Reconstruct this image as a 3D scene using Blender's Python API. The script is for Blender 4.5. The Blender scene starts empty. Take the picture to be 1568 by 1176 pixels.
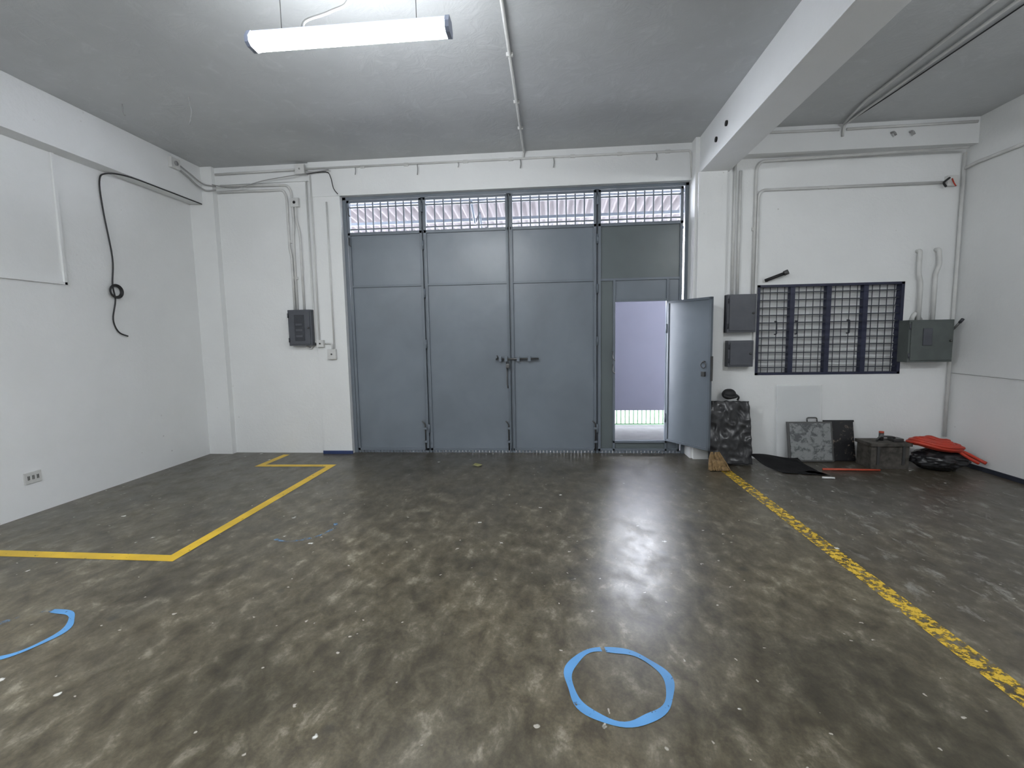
import bpy, bmesh, math, random
from mathutils import Vector, Matrix
random.seed(7)
scene=bpy.context.scene
scene.view_settings.view_transform='Standard'
scene.view_settings.look='None'

# ---------------------------------------------------------------- materials
def new_mat(name):
    m=bpy.data.materials.new(name); m.use_nodes=True
    nt=m.node_tree; b=nt.nodes['Principled BSDF']
    return m,nt,b
def N(nt,t,**kw):
    n=nt.nodes.new(t)
    for k,v in kw.items(): setattr(n,k,v)
    return n
def ramp(nt,src,stops):
    r=N(nt,'ShaderNodeValToRGB'); e=r.color_ramp.elements
    while len(e)<len(stops): e.new(0.5)
    for i,(p,c) in enumerate(stops):
        e[i].position=p; e[i].color=(c[0],c[1],c[2],1) if hasattr(c,'__len__') else (c,c,c,1)
    nt.links.new(src,r.inputs[0]); return r.outputs[0]
def coords(nt,scale=(1,1,1),rot=(0,0,0),loc=(0,0,0)):
    tc=N(nt,'ShaderNodeTexCoord'); mp=N(nt,'ShaderNodeMapping')
    mp.inputs['Scale'].default_value=scale; mp.inputs['Rotation'].default_value=rot; mp.inputs['Location'].default_value=loc
    nt.links.new(tc.outputs['Object'],mp.inputs[0]); return mp.outputs[0]
def noise(nt,vec,scale,detail=3,rough=0.6,dist=0.0):
    n=N(nt,'ShaderNodeTexNoise'); n.inputs['Scale'].default_value=scale; n.inputs['Detail'].default_value=detail
    n.inputs['Roughness'].default_value=rough; n.inputs['Distortion'].default_value=dist
    nt.links.new(vec,n.inputs['Vector']); return n.outputs['Fac']
def mix(nt,fac,a,b,mode='MIX'):
    m=N(nt,'ShaderNodeMix',data_type='RGBA',blend_type=mode)
    for sock,v in ((0,fac),(6,a),(7,b)):
        if hasattr(v,'is_linked') or hasattr(v,'links'): nt.links.new(v,m.inputs[sock])
        elif sock==0: m.inputs[0].default_value=v
        else: m.inputs[sock].default_value=(v[0],v[1],v[2],1)
    return m.outputs[2]
def bump(nt,b,h,strength=0.2,dist=0.01):
    bp=N(nt,'ShaderNodeBump'); bp.inputs['Strength'].default_value=strength; bp.inputs['Distance'].default_value=dist
    nt.links.new(h,bp.inputs['Height']); nt.links.new(bp.outputs[0],b.inputs['Normal'])
def mat(name,col,rough=0.5,metal=0.0,var=0.12,scale=6,bmp=0.0,bscale=60,spec=0.5):
    m,nt,b=new_mat(name); v=coords(nt)
    f=noise(nt,v,scale,2)
    a=[c*(1-var) for c in col]; c2=[min(1,c*(1+var)) for c in col]
    nt.links.new(ramp(nt,f,[(0.35,a),(0.65,c2)]),b.inputs['Base Color'])
    b.inputs['Roughness'].default_value=rough; b.inputs['Metallic'].default_value=metal
    b.inputs['Specular IOR Level'].default_value=spec
    if bmp: bump(nt,b,noise(nt,v,bscale,2),bmp,0.005)
    return m

def wall_mat(name,col,dirt=0.5):
    m,nt,b=new_mat(name); v=coords(nt)
    big=noise(nt,v,1.2,4,0.6)
    c=ramp(nt,big,[(0.3,[x*0.94 for x in col]),(0.7,col)])
    vo=N(nt,'ShaderNodeTexVoronoi'); vo.inputs['Scale'].default_value=5.0; nt.links.new(v,vo.inputs['Vector'])
    sp=ramp(nt,vo.outputs['Distance'],[(0.035,1.0),(0.055,0.0)])
    mask=ramp(nt,big,[(0.52,0.0),(0.58,dirt)])
    mm=N(nt,'ShaderNodeMath',operation='MULTIPLY'); nt.links.new(sp,mm.inputs[0]); nt.links.new(mask,mm.inputs[1])
    c=mix(nt,mm.outputs[0],c,(0.35,0.33,0.3))
    nt.links.new(c,b.inputs['Base Color']); b.inputs['Roughness'].default_value=0.5
    bump(nt,b,noise(nt,v,22,3,0.65),0.3,0.01)
    return m
M={}
M['wall']=wall_mat('painted_wall_white',(0.85,0.86,0.86))
M['beam']=wall_mat('painted_beam_white',(0.83,0.84,0.845),0.2)

def ceiling_mat():
    m,nt,b=new_mat('ceiling_paint_grey'); v=coords(nt)
    n1=noise(nt,v,0.8,4,0.62,0.4); n2=noise(nt,v,5,4,0.7,1.0)
    c=ramp(nt,n1,[(0.3,(0.49,0.505,0.515)),(0.7,(0.58,0.595,0.605))])
    c2=ramp(nt,n2,[(0.55,0.0),(0.75,0.35)])
    c=mix(nt,c2,c,(0.72,0.73,0.74))
    nt.links.new(c,b.inputs['Base Color']); b.inputs['Roughness'].default_value=0.6
    bump(nt,b,n2,0.3,0.02); return m
M['ceil']=ceiling_mat()

def floor_mat():
    m,nt,b=new_mat('concrete_floor_worn'); v=coords(nt)
    vs=coords(nt,(1,0.65,1),(0,0,0.5))
    big=noise(nt,v,0.75,4,0.6,0.3)
    mid=noise(nt,vs,8.5,7,0.68,0.25)
    fine=noise(nt,v,60,3,0.7)
    c=ramp(nt,mid,[(0.34,(0.052,0.041,0.023)),(0.47,(0.096,0.080,0.049)),(0.57,(0.138,0.120,0.080)),(0.70,(0.30,0.27,0.21))])
    bigc=ramp(nt,big,[(0.36,(0.55,0.54,0.51)),(0.52,(0.95,0.94,0.92)),(0.66,(1.18,1.15,1.10))])
    c=mix(nt,1.0,c,bigc,'MULTIPLY')
    fc=ramp(nt,fine,[(0.3,(0.80,0.80,0.80)),(0.7,(1.2,1.2,1.2))])
    c=mix(nt,1.0,c,fc,'MULTIPLY')
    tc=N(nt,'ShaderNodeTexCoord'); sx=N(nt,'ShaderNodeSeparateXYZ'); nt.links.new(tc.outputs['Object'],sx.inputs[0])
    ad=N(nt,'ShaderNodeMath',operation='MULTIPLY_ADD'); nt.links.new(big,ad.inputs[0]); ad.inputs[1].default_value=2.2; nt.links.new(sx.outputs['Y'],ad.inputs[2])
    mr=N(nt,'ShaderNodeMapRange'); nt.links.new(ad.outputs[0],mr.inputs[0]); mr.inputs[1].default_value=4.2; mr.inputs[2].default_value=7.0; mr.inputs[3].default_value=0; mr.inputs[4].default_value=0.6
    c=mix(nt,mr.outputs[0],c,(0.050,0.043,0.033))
    rb=N(nt,'ShaderNodeMapRange'); nt.links.new(sx.outputs['X'],rb.inputs[0]); rb.inputs[1].default_value=1.95; rb.inputs[2].default_value=2.25
    dk=N(nt,'ShaderNodeMath',operation='MULTIPLY'); nt.links.new(rb.outputs[0],dk.inputs[0]); dk.inputs[1].default_value=0.35
    c=mix(nt,dk.outputs[0],c,(0.045,0.038,0.032))
    v2=coords(nt,(1,0.45,1),(0,0,-0.9))
    sm=ramp(nt,noise(nt,v2,8,5,0.75,0.4),[(0.55,0.0),(0.70,0.75)])
    sm2=N(nt,'ShaderNodeMath',operation='MULTIPLY'); nt.links.new(sm,sm2.inputs[0]); nt.links.new(rb.outputs[0],sm2.inputs[1])
    c=mix(nt,sm2.outputs[0],c,(0.36,0.35,0.32))
    nn=N(nt,'ShaderNodeTexNoise'); nn.inputs['Scale'].default_value=30; nn.inputs['Detail'].default_value=1; nt.links.new(v,nn.inputs['Vector'])
    ml=N(nt,'ShaderNodeVectorMath',operation='SCALE'); nt.links.new(nn.outputs['Color'],ml.inputs[0]); ml.inputs['Scale'].default_value=0.05
    dv=N(nt,'ShaderNodeVectorMath',operation='ADD'); nt.links.new(v,dv.inputs[0]); nt.links.new(ml.outputs[0],dv.inputs[1])
    for sc,th,col in ((3.2,0.045,(0.75,0.75,0.71)),(8.0,0.055,(0.45,0.42,0.37))):
        vo=N(nt,'ShaderNodeTexVoronoi'); vo.inputs['Scale'].default_value=sc
        nt.links.new(dv.outputs[0],vo.inputs['Vector'])
        sp=ramp(nt,vo.outputs['Distance'],[(th,1.0),(th+0.02,0.0)])
        c=mix(nt,sp,c,col)
    vo=N(nt,'ShaderNodeTexVoronoi'); vo.inputs['Scale'].default_value=2.1; nt.links.new(coords(nt,loc=(3,5,0)),vo.inputs['Vector'])
    sp=ramp(nt,vo.outputs['Distance'],[(0.03,0.8),(0.09,0.0)]); c=mix(nt,sp,c,(0.035,0.03,0.022))
    nt.links.new(c,b.inputs['Base Color'])
    r=ramp(nt,noise(nt,vs,4.5,4,0.7,0.2),[(0.3,0.28),(0.5,0.35),(0.75,0.47)])
    nt.links.new(r,b.inputs['Roughness']); b.inputs['Specular IOR Level'].default_value=0.85
    bump(nt,b,mid,0.10,0.01); return m
M['floor']=floor_mat()

def gate_mat(name,col,rough=0.33):
    m,nt,b=new_mat(name); v=coords(nt)
    n1=noise(nt,v,1.5,3,0.6,0.3)
    c=ramp(nt,n1,[(0.3,[x*0.90 for x in col]),(0.7,[x*1.08 for x in col])])
    nt.links.new(c,b.inputs['Base Color']); b.inputs['Roughness'].default_value=rough
    bump(nt,b,noise(nt,v,4.5,2,0.5),0.25,0.02); return m
M['gate']=gate_mat('gate_paint_bluegrey',(0.180,0.207,0.242))
M['gate2']=gate_mat('gate_paint_greengrey',(0.125,0.148,0.153))
M['gframe']=gate_mat('gate_frame_paint',(0.155,0.18,0.212),0.38)
M['steel']=mat('bolt_steel_dark',(0.13,0.13,0.13),0.4,0.8)
M['pvc']=mat('conduit_painted_white',(0.66,0.66,0.65),0.5,var=0.06)
M['pvcg']=mat('conduit_grey',(0.34,0.34,0.34),0.5,var=0.1)
M['cable']=mat('black_cable',(0.02,0.02,0.022),0.5)
M['panelgrey']=mat('breaker_enclosure_grey',(0.080,0.085,0.10),0.4,var=0.08)
M['paneldk']=mat('breaker_trim_dark',(0.04,0.043,0.053),0.4)
M['panelgreen']=mat('switch_enclosure_greygreen',(0.10,0.115,0.11),0.45,var=0.1)
M['navy']=mat('window_frame_navy',(0.016,0.020,0.050),0.45)
M['grille']=mat('window_grille_dark',(0.028,0.032,0.045),0.5)
M['black']=mat('black_rubber',(0.018,0.018,0.02),0.6,bmp=0.3,bscale=20)
M['lav']=mat('street_gate_lavender',(0.102,0.102,0.135),0.6,var=0.04,scale=1.5)
M['green']=mat('fence_bar_green',(0.20,0.34,0.20),0.5)
M['white']=mat('white_bar_paint',(0.85,0.85,0.85),0.5,var=0.03)
M['apron']=mat('outside_pavement',(0.075,0.075,0.078),0.8,bmp=0.5,bscale=30)
M['blue']=mat('base_paint_blue',(0.03,0.05,0.14),0.5)
M['dkbase']=mat('base_paint_dark',(0.03,0.035,0.05),0.5)
M['outlet']=mat('outlet_plastic',(0.6,0.6,0.58),0.4,var=0.04)
M['hole']=mat('slot_dark',(0.02,0.02,0.02),0.8)
M['red']=mat('red_hose_rubber',(0.50,0.045,0.022),0.5,bmp=0.3,bscale=40)
M['wood']=mat('dirty_wood',(0.070,0.063,0.055),0.8,var=0.4,scale=12,bmp=0.5,bscale=30)
M['straw']=mat('straw_fibre',(0.24,0.155,0.07),0.8,var=0.3,scale=30,bmp=0.6)
M['lampmetal']=mat('lamp_housing',(0.30,0.34,0.46),0.4,var=0.04)
M['orange']=mat('rod_red_orange',(0.5,0.08,0.04),0.5)

def plastic_mat():
    m,nt,b=new_mat('black_plastic_sheet')
    b.inputs['Roughness'].default_value=0.3; b.inputs['Specular IOR Level'].default_value=0.5
    n=noise(nt,coords(nt,(1,1,0.35),(0.0,0.8,0.0)),5,2,0.5,0.5)
    nt.links.new(ramp(nt,n,[(0.3,(0.012,0.012,0.014)),(0.7,(0.03,0.03,0.033))]),b.inputs['Base Color'])
    bump(nt,b,n,0.25,0.04); return m
M['plastic']=plastic_mat()
def slab_mat(name,a,c,th):
    m,nt,b=new_mat(name); v=coords(nt)
    n=noise(nt,v,11,6,0.75,0.4)
    nt.links.new(ramp(nt,n,[(th,a),(th+0.10,c)]),b.inputs['Base Color']); b.inputs['Roughness'].default_value=0.4
    return m
M['slabgrey']=slab_mat('tile_worn_grey',(0.09,0.095,0.10),(0.25,0.26,0.26),0.42)
M['slabblack']=slab_mat('panel_black_splashed',(0.012,0.012,0.014),(0.42,0.33,0.26),0.58)
def paint(name,col,lo=0.40,hi=0.44,sc=14,st=(1,1,1),rot=0,alpha_floor=0.0):
    m,nt,b=new_mat(name); v=coords(nt,st,(0,0,rot))
    nt.links.new(ramp(nt,noise(nt,v,3,2),[(0.3,[x*0.8 for x in col]),(0.7,[min(1,x*1.12) for x in col])]),b.inputs['Base Color'])
    b.inputs['Roughness'].default_value=0.45
    nt.links.new(ramp(nt,noise(nt,v,sc,4,0.7),[(lo,alpha_floor),(hi,1.0)]),b.inputs['Alpha']); return m
M['yel']=paint('yellow_floor_paint',(0.80,0.52,0.03),0.30,0.36,22)
M['yelworn']=paint('yellow_floor_paint_worn',(0.68,0.45,0.04),0.44,0.54,20)
M['bluep']=paint('blue_floor_paint',(0.11,0.33,0.66),0.30,0.38,18)
M['bluef']=paint('blue_floor_paint_faded',(0.14,0.26,0.42),0.47,0.60,12)
def emis(name,col,s):
    m,nt,b=new_mat(name)
    b.inputs['Base Color'].default_value=(0.9,0.9,0.9,1)
    b.inputs['Emission Color'].default_value=(*col,1)
    b.inputs['Emission Strength'].default_value=s; return m
M['tube']=emis('lamp_diffuser_glow',(0.94,0.975,1.0),106)
def trans_mat(name,base,tcol,f):
    m,nt,b=new_mat(name); out=nt.nodes['Material Output']
    tr=N(nt,'ShaderNodeBsdfTranslucent'); mx=N(nt,'ShaderNodeMixShader')
    n=noise(nt,coords(nt),2,2)
    nt.links.new(ramp(nt,n,[(0.3,[x*.88 for x in tcol]),(0.7,tcol)]),tr.inputs[0]); b.inputs['Base Color'].default_value=(*base,1); b.inputs['Roughness'].default_value=0.6
    mx.inputs[0].default_value=f; nt.links.new(b.outputs[0],mx.inputs[1]); nt.links.new(tr.outputs[0],mx.inputs[2]); nt.links.new(mx.outputs[0],out.inputs[0]); return m
M['roof']=trans_mat('roof_sheet_translucent',(0.17,0.15,0.155),(0.40,0.36,0.37),0.022)
M['louvre']=trans_mat('window_louvre_glass',(0.55,0.56,0.55),(0.6,0.6,0.6),0.11)

# ---------------------------------------------------------------- mesh builder
class Ob:
    def __init__(s,name): s.name=name; s.bm=bmesh.new(); s.mats=[]
    def mi(s,k):
        if k not in s.mats: s.mats.append(k)
        return s.mats.index(k)
    def _merge(s,b,k,smooth=False,M4=None):
        if M4 is not None: b.transform(M4)
        i=s.mi(k)
        me=bpy.data.meshes.new('tmp')
        for f in b.faces: f.material_index=i; f.smooth=smooth
        b.to_mesh(me); b.free(); s.bm.from_mesh(me); bpy.data.meshes.remove(me); return s
    def box(s,k,lo,hi,bev=0.0,M4=None):
        b=bmesh.new(); bmesh.ops.create_cube(b,size=1)
        lo,hi=Vector(lo),Vector(hi); c=(lo+hi)/2; d=hi-lo
        for v in b.verts: v.co=Vector((v.co.x*d.x,v.co.y*d.y,v.co.z*d.z))+c
        if bev: bmesh.ops.bevel(b,geom=b.edges[:],offset=bev,segments=2,affect='EDGES',profile=0.7)
        return s._merge(b,k,False,M4)
    def cyl(s,k,p,q,r,seg=16,r2=None,M4=None):
        p,q=Vector(p),Vector(q); d=q-p
        b=bmesh.new(); bmesh.ops.create_cone(b,cap_ends=True,segments=seg,radius1=r,radius2=r if r2 is None else r2,depth=d.length)
        b.transform(Matrix.Translation((p+q)/2)@Vector((0,0,1)).rotation_difference(d).to_matrix().to_4x4())
        s._merge(b,k,seg>8,M4); return s
    def sph(s,k,c,r,sc=(1,1,1),jit=0,M4=None,sub=3):
        b=bmesh.new(); bmesh.ops.create_icosphere(b,subdivisions=sub,radius=1)
        for v in b.verts:
            n=1+random.uniform(-jit,jit); v.co=Vector((v.co.x*r*sc[0]*n+c[0],v.co.y*r*sc[1]*n+c[1],v.co.z*r*sc[2]*n+c[2]))
        return s._merge(b,k,True,M4)
    def tube(s,k,pts,r,seg=8,smooth_n=0,closed=False):
        P=[Vector(p) for p in pts]
        if smooth_n:
            Q=[]; n=len(P)
            for i in range(n if closed else n-1):
                g=lambda j:P[j%n] if closed else P[max(0,min(n-1,j))]
                a,b_,c,d=g(i-1),g(i),g(i+1),g(i+2)
                for t in range(smooth_n):
                    u=t/smooth_n
                    Q.append(0.5*((2*b_)+(c-a)*u+(2*a-5*b_+4*c-d)*u*u+(3*b_-a-3*c+d)*u**3))
            if not closed: Q.append(P[-1])
            P=Q
        else:
            Q=[P[0]]
            for i in range(1,len(P)-1):
                a,b_,c=P[i-1],P[i],P[i+1]; L=min(3*r,(b_-a).length*0.45,(c-b_).length*0.45)
                p1=b_+(a-b_).normalized()*L; p2=b_+(c-b_).normalized()*L
                for u in (0,.25,.5,.75,1): Q.append(p1*(1-u)**2+b_*2*u*(1-u)+p2*u*u)
            Q.append(P[-1]); P=Q
        b=bmesh.new(); rings=[]; n=len(P); up=None
        for i in range(n):
            if closed: t=(P[(i+1)%n]-P[i-1]).normalized()
            else: t=(P[min(i+1,n-1)]-P[max(i-1,0)]).normalized()
            if up is None: up=t.orthogonal().normalized()
            else:
                up=(up-t*up.dot(t)); up=up.normalized() if up.length>1e-6 else t.orthogonal().normalized()
            w=t.cross(up)
            rings.append([b.verts.new(P[i]+r*(math.cos(2*math.pi*j/seg)*up+math.sin(2*math.pi*j/seg)*w)) for j in range(seg)])
        for i in range(n if closed else n-1):
            A,B=rings[i],rings[(i+1)%n]
            for j in range(seg): b.faces.new((A[j],A[(j+1)%seg],B[(j+1)%seg],B[j]))
        if not closed: b.faces.new(rings[0][::-1]); b.faces.new(rings[-1])
        return s._merge(b,k,True)
    def prism(s,k,prof,a,b_,axis=0):
        b=bmesh.new()
        def pt(t,u,v):
            return (t,u,v) if axis==0 else ((u,t,v) if axis==1 else (u,v,t))
        A=[b.verts.new(pt(a,u,v)) for u,v in prof]; B=[b.verts.new(pt(b_,u,v)) for u,v in prof]
        n=len(prof)
        for i in range(n): b.faces.new((A[i],A[(i+1)%n],B[(i+1)%n],B[i]))
        b.faces.new(A[::-1]); b.faces.new(B); bmesh.ops.recalc_face_normals(b,faces=b.faces[:])
        return s._merge(b,k)
    def done(s,M4=None):
        me=bpy.data.meshes.new(s.name)
        bmesh.ops.recalc_face_normals(s.bm,faces=s.bm.faces[:])
        if M4 is not None: s.bm.transform(M4)
        s.bm.to_mesh(me); s.bm.free()
        for k in s.mats: me.materials.append(M[k])
        o=bpy.data.objects.new(s.name,me); bpy.context.collection.objects.link(o); return o

H=4.03; XL=-4.99; XR=4.90; YL=6.36; YR=6.14; YG=6.42; YB=-4.0
# ---------------------------------------------------------------- shell
Ob('floor').box('floor',(XL-.25,YB-.2,-.12),(XR+.25,6.62,0)).done()
Ob('ceiling').box('ceil',(XL-.25,YB-.2,H),(XR+.25,6.62,H+.15)).done()
Ob('wall_left').box('wall',(XL-.2,YB,0),(XL,6.6,H)).done()
Ob('wall_right').box('wall',(XR,YB,0),(XR+.2,6.6,H)).done()
Ob('wall_front').box('wall',(XL-.2,YB-.2,0),(XR+.2,YB,H)).done()
wx0,wx1,wz0,wz1=2.585,4.315,1.085,2.215
Ob('wall_back_left').box('wall',(XL,YL,0),(-2.85,6.6,H)).done()
Ob('wall_back_lintel').box('wall',(-2.85,6.34,3.575),(1.80,6.6,H)).done()
Ob('wall_back_pier').box('wall',(1.80,YR,0),(wx0,6.5,H)).done()
Ob('wall_back_right').box('wall',(wx1,YR,0),(XR,6.5,H)).done()
Ob('wall_back_sill').box('wall',(wx0,YR,0),(wx1,6.5,wz0)).done()
Ob('wall_back_header').box('wall',(wx0,YR,wz1),(wx1,6.5,H)).done()
Ob('corner_column').box('wall',(XL,6.27,0),(-4.64,YL,H)).done()
Ob('gate_pillar').box('wall',(-3.27,6.31,0),(-2.85,YL,3.575)).done()
Ob('lintel_beam').box('beam',(-3.27,6.30,3.575),(1.82,6.34,H)).box('beam',(-4.64,6.33,3.80),(-3.27,6.36,H)).done()
Ob('side_beam').box('beam',(XL,YB,3.54),(-4.80,6.27,H),0.006).done()
Ob('ceiling_beam').box('beam',(1.85,YB,3.60),(2.20,YR,H),0.006).done()
Ob('wall_column').box('wall',(1.83,6.09,0),(2.17,YR,3.60)).done()
Ob('bay_beam').box('beam',(2.20,5.98,3.74),(XR,YR,H),0.004).done()
Ob('baseboard_back').box('blue',(-3.28,6.295,0),(-2.84,6.31,.045)).done()
Ob('baseboard_right').box('dkbase',(XR-.012,2.2,0),(XR,6.0,.05)).done()

# ---------------------------------------------------------------- gate
g=Ob('steel_gate')
def fr(k,x0,x1,z0,z1,y0=YG-.035,y1=YG+.02,bev=.003): g.box(k,(x0,y0,z0),(x1,y1,z1),bev)
xs=[-2.835,-1.735,-0.55,0.625,1.775]
zb,zm,zt,zz=0.035,2.365,3.08,3.53
fr('gframe',-2.85,-2.80,0,3.575); fr('gframe',1.755,1.80,0,3.575); fr('gframe',-2.85,1.80,3.535,3.575)
for x in xs[1:4]: g.box('gframe',(x-.03,YG+.005,.0),(x+.03,YG+.03,3.54))
x=-2.80
while x<1.75:
    g.box('gframe',(x,YG-.02,0),(x+.034,YG+.02,.035)); x+=.048
for i in range(4):
    a,b_=xs[i]+.012,xs[i+1]-.012
    if i==0:a+=.03
    if i==3:b_-=.03
    for x0 in (a,b_-.036): fr('gframe',x0,x0+.036,zb,zz)
    fr('gframe',a,b_,zz-.035,zz); fr('gframe',a,b_,zt-.02,zt+.02); fr('gframe',a,b_,zm-.015,zm+.015,YG-.03)
    g.box('gate2' if i==3 else 'gate',(a,YG-.012,zm),(b_,YG+.004,zt))
    if i<3:
        fr('gframe',a,b_,zb,zb+.035)
        g.box('gate',(a,YG-.012,zb),(b_,YG+.004,zm))
    n=9
    for j in range(1,n):
        x=a+.036+(b_-a-.072)*j/n
        g.cyl('gframe',(x,YG,zt),(x,YG,zz),.010,8)
    g.box('gframe',(a,YG-.008,zt+.055),(b_,YG+.008,zt+.075)); g.box('gframe',(a,YG-.008,zz-.10),(b_,YG+.008,zz-.08))
dx0,dx1,dz0,dz1=0.865,1.535,0.175,2.07
a,b_=xs[3]+.012,xs[4]-.042
g.box('gate2',(a,YG-.012,zb),(dx0,YG+.004,zm)); g.box('gate',(dx1,YG-.012,zb),(b_,YG+.004,zm))
g.box('gate',(dx0,YG-.012,dz1),(dx1,YG+.004,zm)); g.box('gate2',(dx0,YG-.012,zb),(dx1,YG+.004,dz0))
for x in (dx0-.03,dx1): fr('gframe',x,x+.03,zb,zm)
fr('gframe',dx0,dx1,dz1,dz1+.03); fr('gframe',dx0-.03,dx1+.03,dz0-.03,dz0); fr('gframe',a,b_,zb,zb+.03)
for x in xs[1:4:2]:
    for z in (.35,1.55,2.25,2.9,3.4): g.cyl('gframe',(x,YG-.045,z-.06),(x,YG-.045,z+.06),.012,12)
for x in (xs[2]-.03,xs[2]+.035): fr('gframe',x-.006,x+.006,zb,zz,YG-.045,YG-.03)
for x in (-1.79,-.60,.60):
    g.tube('steel',[(x,YG-.05,.04),(x,YG-.05,.42),(x-.04,YG-.06,.46)],.009,8)
    g.box('gframe',(x-.025,YG-.06,.15),(x+.025,YG-.03,.18)); g.box('gframe',(x-.025,YG-.06,.34),(x+.025,YG-.03,.37))
g.tube('steel',[(-.76,YG-.065,1.325),(-.17,YG-.065,1.325)],.013,10)
for x in (-.70,-.62,-.45,-.30): g.box('gframe',(x-.02,YG-.085,1.29),(x+.02,YG-.03,1.36),.004)
g.tube('steel',[(-.73,YG-.065,1.325),(-.73,YG-.10,1.36),(-.74,YG-.10,1.38)],.008)
g.box('steel',(-.62,YG-.10,1.20),(-.57,YG-.06,1.26),.008); g.tube('steel',[(-.61,YG-.08,1.26),(-.61,YG-.08,1.31),(-.58,YG-.08,1.31),(-.58,YG-.08,1.26)],.005)
g.tube('steel',[(-.61,YG-.05,1.24),(-.61,YG-.055,.98),(-.60,YG-.06,.92)],.008)
for x,z in ((-2.76,3.35),(-2.77,2.95),(.83,1.33),(.83,1.15)): g.tube('steel',[(x,YG-.05,z+.08),(x,YG-.06,z-.02),(x+.03,YG-.07,z-.04)],.007)
g.cyl('hole',(-.51,YG-.014,.71),(-.51,YG-.03,.71),.009)
g.done()

d=Ob('wicket_door_leaf')
W=0.70; zz0,zz1=.185,2.06
d.box('gate',(0,-.004,zz0),(W,.006,zz1))
for x in (0,W-.03): d.box('gframe',(x,-.018,zz0),(x+.03,.018,zz1),.002)
for z in (zz0,zz1-.03): d.box('gframe',(0,-.018,z),(W,.018,z+.03),.002)
for z in (.5,1.7): d.cyl('gframe',(0,-.02,z-.06),(0,-.02,z+.06),.012,12)
for s_ in (-1,1):
    d.tube('steel',[(W-.09+.035*math.cos(t*math.pi/6),s_*.03,1.24+.035*math.sin(t*math.pi/6)) for t in range(12)],.006,8,3,True)
    d.cyl('steel',(W-.09,0,1.28),(W-.09,s_*.04,1.28),.012)
d.box('steel',(W-.12,-.035,1.10),(W-.07,-.004,1.16),.004)
d.box('steel',(W-.01,-.01,1.05),(W+.02,.01,1.35),.002)
ang=math.atan2(5.80-6.37,1.905-1.545)
d.done(Matrix.Translation((1.55,6.37,0))@Matrix.Rotation(ang,4,'Z'))

# ---------------------------------------------------------------- window
wn=Ob('window_1')
def wb(k,x0,x1,z0,z1,y0,y1): wn.box(k,(x0,y0,z0),(x1,y1,z1))
for i in range(12):
    z=wz0+.03+(wz1-wz0-.04)*i/12
    wn.box('louvre',(wx0,-.003,-.052),(wx1,.003,.052),0,Matrix.Translation((0,YR+.09,z+.045))@Matrix.Rotation(math.radians(10),4,'X'))
t=.035
wb('navy',wx0,wx0+t,wz0,wz1,YR-.005,YR+.10); wb('navy',wx1-t,wx1,wz0,wz1,YR-.005,YR+.10)
wb('navy',wx0,wx1,wz0,wz0+t*.8,YR-.005,YR+.10); wb('navy',wx0,wx1,wz1-t*.8,wz1,YR-.005,YR+.10)
ww=(wx1-wx0)/4
for i in range(1,4): wb('navy',wx0+ww*i-.028,wx0+ww*i+.028,wz0,wz1,YR+.01,YR+.08)
for i in range(1,12):
    z=wz0+(wz1-wz0)*i/12; wb('grille',wx0,wx1,z-.006,z+.006,YR+.025,YR+.035)
for i in range(4):
    for j in range(1,5):
        x=wx0+ww*i+ww*j/5; wb('grille',x-.0035,x+.0035,wz0,wz1,YR+.035,YR+.042)
for x in (wx0+ww*.55,wx0+ww*1.12,wx0+ww*2.55): 
    wn.tube('grille',[(x,YR+.03,1.60),(x,YR-.02,1.60),(x,YR-.02,1.76),(x,YR+.03,1.76)],.009)
wn.done()

# ---------------------------------------------------------------- electrical enclosures
def panel(name,x0,x1,z0,z1,yw,dep,k='panelgrey',kd='paneldk',lever=False,inner=True):
    o=Ob(name)
    o.box(k,(x0,yw-dep,z0),(x1,yw,z1),.006)
    m=.022
    o.box(k,(x0+m,yw-dep-.012,z0+m),(x1-m,yw-dep,z1-m),.004)
    if inner:
        cx=(x0+x1)/2; o.box(kd,(cx-.07,yw-dep-.02,z0+.07),(cx+.07,yw-dep-.01,z1-.07),.004)
        for z in (z0+.12,z0+.2,z0+.28):
            if z<z1-.1: o.box(k,(cx-.05,yw-dep-.028,z),(cx+.05,yw-dep-.018,z+.03),.003)
    o.cyl('steel',(x1-.04,yw-dep-.012,(z0+z1)/2),(x1-.04,yw-dep-.03,(z0+z1)/2),.012)
    for z in (z0+.08,z1-.08): o.cyl(kd,(x0+.008,yw-dep-.01,z-.03),(x0+.008,yw-dep-.01,z+.03),.008)
    if lever:
        cx=(x0+x1)/2
        o.box('panelgrey',(cx-.10,yw-dep-.022,z0+.20),(cx-.0,yw-dep-.01,z1-.10),.004)
        o.tube('steel',[(x1,yw-dep*.6,z1-.14),(x1+.025,yw-dep*.6,z1-.14),(x1+.03,yw-dep*1.2,z1-.04)],.012)
        o.cyl('paneldk',(x1+.03,yw-dep*1.2,z1-.04),(x1+.035,yw-dep*1.4,z1),.017)
    return o.done()
panel('breaker_panel',-3.665,-3.325,1.555,2.055,YL,.10)
panel('breaker_panel',2.185,2.53,1.63,2.10,YR,.12,inner=False)
panel('breaker_panel',2.21,2.515,1.20,1.53,YR,.11,inner=False)
panel('safety_switch_box',4.27,4.77,1.235,1.74,YR-.008,.17,'panelgreen','panelgrey',lever=True,inner=False)

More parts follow.
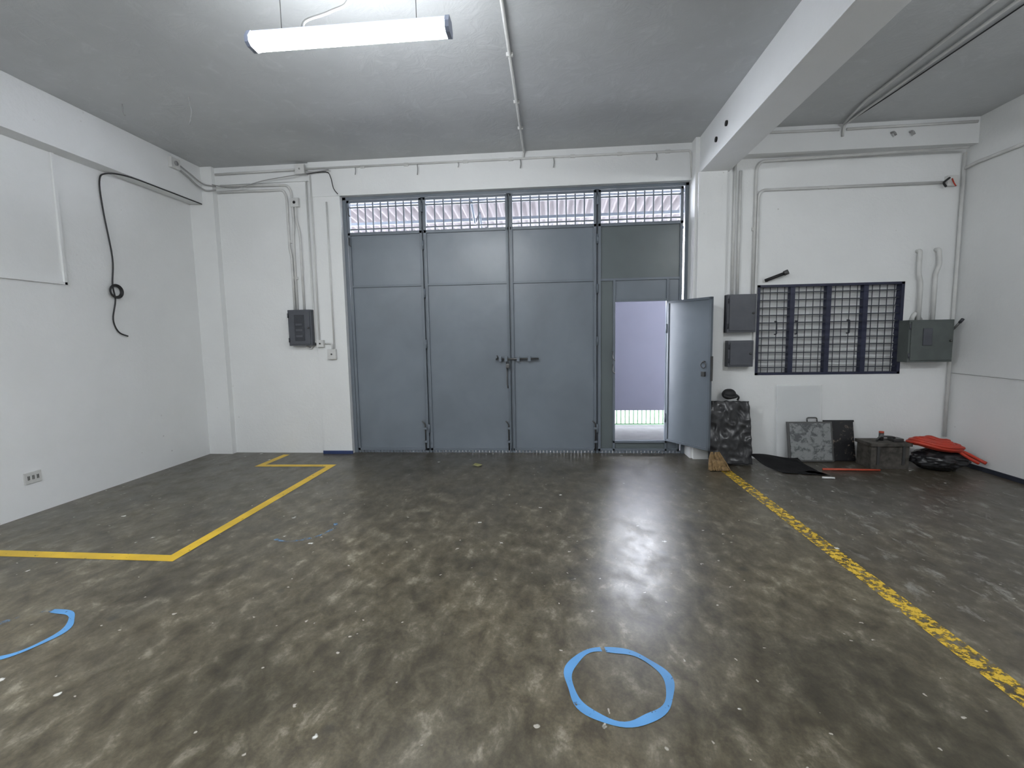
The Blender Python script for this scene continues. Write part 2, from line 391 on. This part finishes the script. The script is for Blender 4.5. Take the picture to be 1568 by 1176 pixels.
# ---------------------------------------------------------------- conduits
def conduit(name,runs,r=.014,k='pvc',clamps=()):
    o=Ob(name)
    for p in runs: o.tube(k,p,r,10)
    for c in clamps: o.box(k,(c[0]-.03,c[1]-.012,c[2]-.02),(c[0]+.03,c[1]+.012,c[2]+.02),.004)
    return o.done()
yl=YL-.018
conduit('wall_conduit',[[(-4.55,6.315,3.78),(-3.60,6.335,3.76),(-3.55,yl,3.68),(-3.54,yl,3.20),(-3.56,yl,3.05),(-3.56,yl,2.05)],
  [(-4.60,6.31,3.70),(-3.66,yl,3.70),(-3.62,yl,3.60),(-3.62,yl,2.9),(-3.60,yl,2.8),(-3.60,yl,2.05)],
  [(-3.50,yl,3.55),(-3.50,yl,3.30),(-3.46,yl,3.1),(-3.46,yl,2.05)]],.016,'pvc',[(-3.56,YL-.012,2.5),(-3.6,YL-.012,3.0)])
o=Ob('junction_box'); o.box('pvc',(-3.56,YL-.05,3.46),(-3.44,YL,3.58),.006); o.cyl('hole',(-3.5,YL-.052,3.52),(-3.5,YL-.05,3.52),.02); o.done()
o=Ob('junction_box'); o.box('pvc',(-3.43,6.25,3.87),(-3.30,6.30,4.0),.006); o.cyl('pvcg',(-3.365,6.245,3.935),(-3.365,6.25,3.935),.012); o.done()
o=Ob('junction_box'); o.box('pvc',(-3.27,6.26,1.53),(-3.17,6.31,1.63),.006); o.cyl('steel',(-3.22,6.255,1.58),(-3.22,6.26,1.58),.012); o.done()
o=Ob('junction_box'); o.box('pvc',(-3.12,6.26,1.36),(-3.0,6.31,1.50),.006); o.cyl('steel',(-3.06,6.255,1.43),(-3.06,6.26,1.43),.012); o.done()
conduit('wall_conduit',[[(-3.24,6.295,3.86),(-3.24,6.295,1.63)],[(-3.17,6.295,1.58),(-3.06,6.295,1.58),(-3.06,6.295,1.5)],[(-3.33,6.345,3.86),(-3.33,6.345,1.60),(-3.27,6.30,1.58)],[(-3.33,yl,1.6),(-3.40,yl,1.50),(-3.46,yl,1.55)],[(-3.03,6.295,3.5),(-3.03,6.295,1.5)]],.011)
conduit('lintel_conduit',[[(-4.6,6.29,3.93),(-3.43,6.285,3.94)],[(-3.30,6.285,3.94),(1.78,6.285,3.93),(1.80,6.285,3.60)],[(-3.27,6.285,3.90),(-2.95,6.285,3.90)]],.013,'pvc',[(x,6.29,3.935) for x in (-2.5,-1.9,-1.1,-.5,.3,.9,1.5)])
c=Ob('loose_wire'); c.tube('cable',[(-3.28,6.27,3.87),(-3.0,6.26,3.88),(-2.93,6.25,3.80),(-2.90,6.25,3.66),(-2.84,6.24,3.58)],.006,6,5); c.tube('pvcg',[(-4.62,6.24,3.78),(-4.3,6.25,3.72),(-3.9,6.25,3.80),(-3.5,6.235,3.84),(-2.95,6.24,3.90)],.006,6,5)
c.done()
c=Ob('dangling_wires')
for x,l in ((-2.6,.10),(-1.75,.14),(-1.2,.07),(-.38,.12),(.05,.13),(1.35,.1)): c.tube('pvcg',[(x,6.285,3.93),(x+.01,6.27,3.93-l*.5),(x,6.275,3.93-l)],.006,6,3)
c.done()
o=Ob('junction_box'); o.box('pvc',(-4.80,5.72,3.84),(-4.75,5.86,3.97),.008); o.cyl('pvcg',(-4.75,5.79,3.905),(-4.74,5.79,3.905),.03); o.done()
c=Ob('flexible_conduit'); c.tube('pvcg',[(-4.78,5.86,3.86),(-4.76,6.0,3.80),(-4.76,6.15,3.74),(-4.70,6.23,3.70),(-4.60,6.28,3.72)],.011,8,5); c.tube('pvcg',[(-4.78,5.86,3.92),(-4.77,6.05,3.86),(-4.72,6.2,3.78),(-4.6,6.29,3.77)],.009,8,5); c.done()
c=Ob('wall_cable')
c.tube('cable',[(-4.80,6.25,3.53),(-4.80,6.1,3.53),(-4.80,5.6,3.53),(-4.82,5.15,3.53),(-4.95,5.0,3.52),(-4.975,4.94,3.42),(-4.975,4.95,3.1),(-4.97,5.0,2.6),(-4.97,4.97,2.3),(-4.965,4.98,2.12),(-4.965,4.93,1.9),(-4.965,4.98,1.76),(-4.96,5.09,1.71)],.008,8,6)
for i in range(4):
    r=.062+.006*i; c.tube('cable',[(-4.965+.004*i,4.995+r*math.cos(t*math.pi/6),2.22+r*.95*math.sin(t*math.pi/6)) for t in range(12)],.008,8,3,True)
c.done()
Ob('trim_1').box('wall',(-4.99,3.0,2.235),(-4.97,4.47,2.26)).box('wall',(-4.99,4.445,2.235),(-4.97,4.47,3.54)).done()
c=Ob('ceiling_hook_wire'); c.tube('pvcg',[(-3.53,4.54,H),(-3.53,4.54,3.96),(-3.50,4.52,3.88),(-3.54,4.53,3.76)],.004,6,4); c.tube('pvcg',[(-4.3,4.6,H),(-4.3,4.6,3.95),(-4.28,4.6,3.92)],.005,6,4); c.done()
o=Ob('wall_outlet'); o.box('outlet',(XL,3.88,.30),(XL+.012,4.03,.41),.004)
for y in (3.915,3.955,3.995): o.box('hole',(XL+.011,y-.008,.335),(XL+.014,y-.003,.375)); o.box('hole',(XL+.011,y+.003,.335),(XL+.014,y+.008,.375))
o.done()
conduit('ceiling_conduit',[[(-.33,YB,4.012),(-.33,6.28,4.012),(-.34,6.285,3.94)]],.014,'pvc',[(-.33,y,4.02) for y in (1.5,3,4.2,5.0,5.6)])
conduit('bay_ceiling_conduit',[[(3.54,YB,4.01),(3.42,5.7,4.01),(3.41,5.95,4.0),(3.41,5.965,3.88)],[(3.20,YB,4.012),(3.30,5.4,4.012),(3.38,5.9,4.0)]],.013,'pvc')
c=Ob('bay_ceiling_cable'); c.tube('cable',[(3.66,YB,4.015),(3.60,2,4.018),(3.50,5.0,4.018),(3.42,5.95,4.01)],.006,6,6); c.done()
yr=YR-.018; yb=5.962
conduit('wall_conduit',[[(2.27,yr,3.72),(2.27,yr,2.10)],[(2.335,yr,3.60),(2.335,yr,2.10)],
  [(4.80,yb+.02,3.70),(2.57,yb+.16,3.70),(2.52,yr,3.62),(2.52,yr,2.10)],
  [(4.70,yr,3.36),(2.60,yr,3.36),(2.555,yr,3.30),(2.555,yr,1.30),(2.51,yr,1.30)]],.017,'pvc',[(2.52,YR-.012,2.9),(3.4,YR-.012,3.36)])
conduit('bay_beam_conduit',[[(2.3,yb,3.97),(3.37,yb,3.96)],[(3.45,yb,3.96),(4.86,yb,3.97)]],.014,'pvc')
conduit('wall_conduit',[[(4.86,6.1,3.68),(4.86,6.1,.3)],[(4.87,5.0,3.50),(4.87,5.95,3.52),(4.86,6.08,3.5)],[(4.87,2.0,3.52),(4.87,5.0,3.50)]],.018,'pvc')
conduit('wall_conduit',[[(4.43,YR,2.57),(4.43,YR-.05,2.57),(4.43,YR-.05,2.30),(4.46,YR-.05,2.2),(4.46,YR-.05,1.74)],
   [(4.64,YR,2.58),(4.64,YR-.05,2.58),(4.66,YR-.05,2.4),(4.62,YR-.05,2.3),(4.62,YR-.05,1.74)],[(4.50,YR-.03,1.74),(4.43,YR-.03,1.84),(4.40,YR-.03,1.74)]],.024,'pvc')
c=Ob('wall_wire'); c.tube('pvcg',[(4.89,6.1,1.09),(4.89,4.5,1.07),(4.89,2.0,1.05)],.003,6); c.done()
o=Ob('junction_box'); o.box('pvc',(4.68,YR-.05,3.31),(4.80,YR,3.43),.005); o.tube('cable',[(4.70,YR-.05,3.40),(4.62,YR-.08,3.34),(4.66,YR-.06,3.30)],.012,8,4); o.tube('red',[(4.73,YR-.05,3.39),(4.72,YR-.09,3.33),(4.76,YR-.07,3.30)],.007,8,4); o.done()
o=Ob('beam_pipe_sleeves')
for y,z in ((5.55,3.76),(5.25,3.80)): o.cyl('hole',(1.853,y,z),(1.835,y,z),.028,16)
o.done()
o=Ob('beam_hooks')
for x in (3.95,4.15): o.tube('pvcg',[(x,5.98,3.90),(x,5.93,3.89),(x+.02,5.93,3.85)],.012)
o.done()
o=Ob('pipe_stub'); o.cyl('black',(2.66,YR-.03,2.265),(2.87,YR-.09,2.345),.020); o.cyl('steel',(2.855,YR-.085,2.34),(2.90,YR-.10,2.36),.030); o.tube('steel',[(2.70,YR,2.26),(2.70,YR-.05,2.275)],.008); o.done()

# ---------------------------------------------------------------- light fixtures
def fixture(name,cx,cy,z,L=1.24):
    o=Ob(name)
    x0,x1=cx-L/2,cx+L/2; s=.70
    def P(l): return [(cy+a*s,z+b_*s) for a,b_ in l]
    o.prism('tube',P([(-.045,.098),(-.082,.060),(-.078,.02),(-.045,0),(.045,0),(.078,.02),(.082,.060),(.045,.098)]),x0+.02,x1-.02,0)
    o.prism('lampmetal',P([(-.046,.099),(.046,.099),(.04,.13),(-.04,.13)]),x0,x1,0)
    for a_,b_ in ((x0-.005,x0+.02),(x1-.02,x1+.005)):
        o.prism('lampmetal',P([(-.05,.13),(-.09,.065),(-.085,.018),(-.05,-.004),(.05,-.004),(.085,.018),(.09,.065),(.05,.13)]),a_,b_,0)
    zt_=z+.13*s
    for x in (x0+.2,x1-.2): o.cyl('steel',(x,cy,zt_),(x,cy,H),.0025,6)
    o.tube('pvcg',[(x0+.32,cy+.02,zt_),(x0+.34,cy+.03,zt_+.07),(x0+.50,cy+.04,zt_+.12),(x0+.62,cy+.03,zt_+.19),(x0+.60,cy+.02,H)],.009,8,6)
    return o.done()
fixture('fluorescent_light',-1.20,2.90,3.40)
fixture('fluorescent_light',-1.2,-1.2,3.44)
fixture('fluorescent_light',3.4,1.5,3.44)  # unseen fixture, added to brighten the right bay and right wall
fixture('fluorescent_light',-3.6,0.3,3.44)  # unseen fixture, added for more light on the left side

# ---------------------------------------------------------------- floor markings
def strip(name,k,pts,w=.10):
    o=Ob(name)
    b=bmesh.new()
    P=[Vector((x,y)) for x,y in pts]
    Ls,Rs=[],[]
    for i in range(len(P)):
        if i==0: t=(P[1]-P[0]).normalized(); n=Vector((-t.y,t.x)); m=1
        elif i==len(P)-1: t=(P[-1]-P[-2]).normalized(); n=Vector((-t.y,t.x)); m=1
        else:
            t1=(P[i]-P[i-1]).normalized(); t2=(P[i+1]-P[i]).normalized(); n1=Vector((-t1.y,t1.x)); n2=Vector((-t2.y,t2.x)); n=(n1+n2).normalized(); m=1/max(.3,n.dot(n1))
        Ls.append(b.verts.new((*(P[i]+n*w/2*m),.0015))); Rs.append(b.verts.new((*(P[i]-n*w/2*m),.0015)))
    for i in range(len(P)-1): b.faces.new((Ls[i],Rs[i],Rs[i+1],Ls[i+1]))
    o._merge(b,k); return o.done()
strip('yellow_floor_line','yel',[(-4.98,3.14),(-2.86,3.12),(-2.86,5.68),(-3.82,5.66),(-3.80,6.24)],.095)
strip('yellow_floor_line','yelworn',[(2.05,5.75),(2.05,-3.0)],.12)
def ring(name,k,cx,cy,r,w,a0=0,a1=360):
    o=Ob(name); b=bmesh.new(); n=64; A=[]
    for i in range(n+1):
        t=math.radians(a0+(a1-a0)*i/n); wob=.006*math.sin(3*t+1)+.004*math.sin(7*t); ww_=w*(1+.25*math.sin(5*t+.6))
        A.append((b.verts.new((cx+(r+wob-ww_/2)*math.cos(t),cy+(r+wob-ww_/2)*math.sin(t),.0018)),b.verts.new((cx+(r+wob+ww_/2)*math.cos(t),cy+(r+wob+ww_/2)*math.sin(t),.0018))))
    for i in range(n): b.faces.new((A[i][0],A[i][1],A[i+1][1],A[i+1][0]))
    o._merge(b,k); return o.done()
ring('blue_floor_circle','bluep',.295,2.045,.232,.037,-257,98)
ring('blue_floor_circle','bluep',-3.0,2.20,.235,.035,-70,100)
ring('blue_floor_circle','bluef',-3.0,2.20,.235,.03,100,290)
ring('blue_floor_circle','bluef',-2.14,3.70,.25,.03,-120,30)

# ---------------------------------------------------------------- clutter
import mathutils.noise as mn
def wrapped(name,w_,h_,d_,k,amp):
    b=bmesh.new(); nx,nz=40,54
    def ridge(u,v,s): 
        n=mn.noise(Vector((u*2.4+v*2.4,v*2.2-u*2.0,s))); return 1-abs(n)*2
    def grid(y,s):
        return [[b.verts.new((-w_/2+w_*i/nx+.012*mn.noise(Vector((i*.2,j*.2,3))), y+s*amp*(ridge(i/nx,j/nz,s*5)+.5*ridge(i/nx*2,j/nz*2.3,s*9+3)), h_*j/nz+.01*mn.noise(Vector((i*.25,j*.15,8))))) for i in range(nx+1)] for j in range(nz+1)]
    A=grid(-d_/2,-1); B=grid(d_/2,.2)
    for j in range(nz):
        for i in range(nx):
            b.faces.new((A[j][i],A[j][i+1],A[j+1][i+1],A[j+1][i])); b.faces.new((B[j][i],B[j+1][i],B[j+1][i+1],B[j][i+1]))
    for j in range(nz):
        b.faces.new((A[j][0],A[j+1][0],B[j+1][0],B[j][0])); b.faces.new((A[j][nx],B[j][nx],B[j+1][nx],A[j+1][nx]))
    for i in range(nx):
        b.faces.new((A[0][i],B[0][i],B[0][i+1],A[0][i+1])); b.faces.new((A[nz][i],A[nz][i+1],B[nz][i+1],B[nz][i]))
    o=Ob(name); o._merge(b,k,True); return o
o=wrapped('plastic_wrapped_board',.50,.78,.05,'plastic',.020)
o.done(Matrix.Translation((2.19,5.81,.012))@Matrix.Rotation(math.radians(-3),4,'Z')@Matrix.Rotation(math.radians(-13),4,'X'))
o=Ob('black_cap'); o.sph('black',(2.22,5.99,.862),.085,(1,.8,.8),.02); o.tube('black',[(2.14,5.93,.85),(2.20,5.89,.83),(2.28,5.91,.84)],.018,8,5); o.tube('black',[(2.29,5.96,.86),(2.32,5.94,.83),(2.31,5.95,.79)],.012,8,4); o.done()
o=Ob('straw_broom_head')
for i in range(60):
    a_=random.uniform(-.11,.11); h_=random.uniform(.14,.2)
    o.tube('straw',[(1.97+a_*1.1,5.55+random.uniform(-.03,.03),.010),(1.96+a_*.8,5.61+random.uniform(-.03,.03),h_*.6),(1.96+a_*.45,5.67,h_)],.009,5,3)
o.box('straw',(1.89,5.55,.03),(2.05,5.67,.12),.03)
o.done()
b=bmesh.new(); n=14; G=[]
for j in range(n+1):
    row=[]
    for i in range(n+1):
        u,v=i/n,j/n
        x=2.46+.46*u+.20*(1-v)+.08*v*u; y=5.36+.48*v+.10*(1-u)
        z=.010+.15*max(0,v-.3)**1.3+.022*math.sin(u*5)*v+.012*math.sin(v*9+u*4)*v
        row.append(b.verts.new((x,y,max(.009,z))))
    G.append(row)
for j in range(n):
    for i in range(n): b.faces.new((G[j][i],G[j][i+1],G[j+1][i+1],G[j+1][i]))
bmesh.ops.solidify(b,geom=b.faces[:],thickness=.008)
o=Ob('rubber_mat'); o._merge(b,'black',True); o.done()
lean=Matrix.Rotation(math.radians(-11),4,'X')
o=Ob('leaning_tile_panel'); o.box('steel',(-.27,-.012,0),(.27,.012,.50),.003); o.box('slabgrey',(-.245,-.02,.02),(.245,-.011,.48),.003)
o.tube('steel',[(-.02,0,.50),(-.02,0,.55),(.10,0,.55),(.10,0,.50)],.008); o.done(Matrix.Translation((3.23,5.97,.005))@lean)
o=Ob('leaning_black_panel'); o.box('slabblack',(-.17,-.012,0),(.17,.012,.50),.003); o.box('black',(-.18,-.014,.485),(.18,.014,.51),.003); o.done(Matrix.Translation((3.61,6.02,.005))@lean)
o=Ob('clear_acrylic_sheet'); 
m,nt,bb=new_mat('acrylic_clear'); nt.links.new(ramp(nt,noise(nt,coords(nt),8,1),[(0,(.88,.90,.91)),(1,(.93,.94,.95))]),bb.inputs['Base Color']); bb.inputs['Roughness'].default_value=.15; bb.inputs['Alpha'].default_value=.35; M['acr']=m
o.box('acr',(-.27,-.003,0),(.27,.003,.95),.001); o.done(Matrix.Translation((3.12,6.06,.005))@Matrix.Rotation(math.radians(-3.5),4,'X'))
o=Ob('wooden_toolbox')
o.box('wood',(3.74,5.68,.0),(4.16,5.94,.27),.006); o.box('wood',(3.72,5.66,.27),(4.18,5.96,.31),.006)
for x in (3.80,4.08): o.box('steel',(x,5.67,.05),(x+.03,5.68,.27))
o.tube('steel',[(3.86,5.78,.31),(3.89,5.76,.37),(4.04,5.76,.36),(4.06,5.80,.31)],.012,8,4); o.cyl('steel',(3.94,5.83,.31),(3.94,5.83,.40),.025); o.cyl('orange',(3.94,5.83,.40),(3.94,5.83,.42),.026)
o.box('steel',(4.02,5.73,.31),(4.13,5.85,.35),.01); o.done()
o=Ob('black_sack')
b=bmesh.new(); bmesh.ops.create_icosphere(b,subdivisions=5,radius=1)
for v in b.verts:
    p=v.co.copy(); k_=1+.16*mn.noise(p*2.2)+.08*mn.noise(p*6)
    z=.12+p.z*.125*k_; v.co=Vector((4.50+p.x*.29*k_,5.70+p.y*.20*k_,max(.003,z)))
o._merge(b,'plastic',True); o.done()
o=Ob('red_hose_coil')
for i in range(15):
    rx=.12+.036*(i%5)+random.uniform(-.01,.01); ry=.09+.024*(i%5); zz_=.262+.022*(i//5)+.012*(4-i%5)
    ph=random.uniform(0,6); cx=4.44+.02*math.sin(i*2); cyy=5.69+.02*math.cos(i*3)
    o.tube('red',[(cx+rx*math.cos(t*math.pi/8),cyy+ry*math.sin(t*math.pi/8),zz_-.05*(rx*math.cos(t*math.pi/8))/.3+.008*math.sin(t*1.3+ph)) for t in range(16)],.018,8,3,True)
o.tube('red',[(4.60,5.60,.26),(4.70,5.57,.21),(4.80,5.55,.15),(4.84,5.50,.12)],.018,8,5)
o.tube('red',[(4.58,5.56,.25),(4.68,5.52,.17),(4.76,5.50,.12)],.016,8,5)
o.done()
o=Ob('red_rod'); o.cyl('orange',(3.16,5.60,.016),(3.78,5.58,.014),.012); o.cyl('white',(2.98,5.28,.012),(3.10,5.26,.012),.01); o.done()
o=Ob('dry_leaf'); b=bmesh.new()
vs=[b.verts.new(p) for p in [(-1.02,5.70,.004),(-.98,5.74,.03),(-.90,5.75,.012),(-.88,5.69,.02),(-.93,5.66,.005),(-.99,5.67,.02)]]; b.faces.new(vs)
M['leaf']=mat('leaf_dry_green',(.25,.24,.10),.7); o._merge(b,'leaf'); o.done()

# ---------------------------------------------------------------- outside
Ob('ground_outside').box('apron',(-9,6.62,-.12),(9,22,-.01)).done()
o=Ob('street_gate'); o.box('lav',(-4,8.5,.27),(4.5,8.54,2.24))
x=-4
while x<4.5: o.box('green',(x,8.5,.02),(x+.018,8.52,.27)); x+=.075
o.box('green',(-4,8.5,.0),(4.5,8.53,.03)); o.done()
Ob('street_wall').box('white',(-6,13,-.01),(7,13.1,1.2)).done()
o=Ob('canopy_roof'); b=bmesh.new(); rows=[]; nx=560  # roof sheet, its unseen near part extended to block sky reflections on the floor
for i in range(nx+1):
    x=-6+12*i/nx; zc=.028*math.sin(x*2*math.pi/.16)
    rows.append([b.verts.new((x,6.62,4.02+zc)),b.verts.new((x,9.4,3.76+zc))])
for i in range(nx): b.faces.new((rows[i][0],rows[i+1][0],rows[i+1][1],rows[i][1]))
o._merge(b,'roof',True)
for y in (7.6,8.5,9.35): o.box('gframe',(-6,y-.025,3.98-.0935*(y-6.62)-.09),(6,y+.025,3.98-.0935*(y-6.62)-.04))
for x in (-4.6,-1.2,2.6): 
    for y in (7.2,8.1): o.tube('gframe',[(x,y,3.76),(x,y+.4,3.45),(x,y+.85,3.70)],.02)
o.done()

# ---------------------------------------------------------------- world + camera
w=bpy.data.worlds.new('overcast_sky'); scene.world=w; w.use_nodes=True
bg=w.node_tree.nodes['Background']; bg.inputs[0].default_value=(.86,.90,1.0,1); bg.inputs[1].default_value=24.0

yaw,pitch,roll=[math.radians(a) for a in (-4.88,-5.56,-1.0)]
cy,sy=math.cos(yaw),math.sin(yaw)
f=Vector((sy*math.cos(pitch),cy*math.cos(pitch),math.sin(pitch))); r=Vector((cy,-sy,0)); u=r.cross(f)
c_,s_=math.cos(roll),math.sin(roll)
r2=c_*r+s_*u; u2=-s_*r+c_*u
cd=bpy.data.cameras.new('camera'); cd.sensor_width=36; cd.lens=710/1568*36; cd.clip_start=.05
co=bpy.data.objects.new('camera',cd); bpy.context.collection.objects.link(co)
m4=Matrix((r2,u2,-f)).transposed().to_4x4(); m4.translation=Vector((0,0,1.6)); co.matrix_world=m4
scene.camera=co
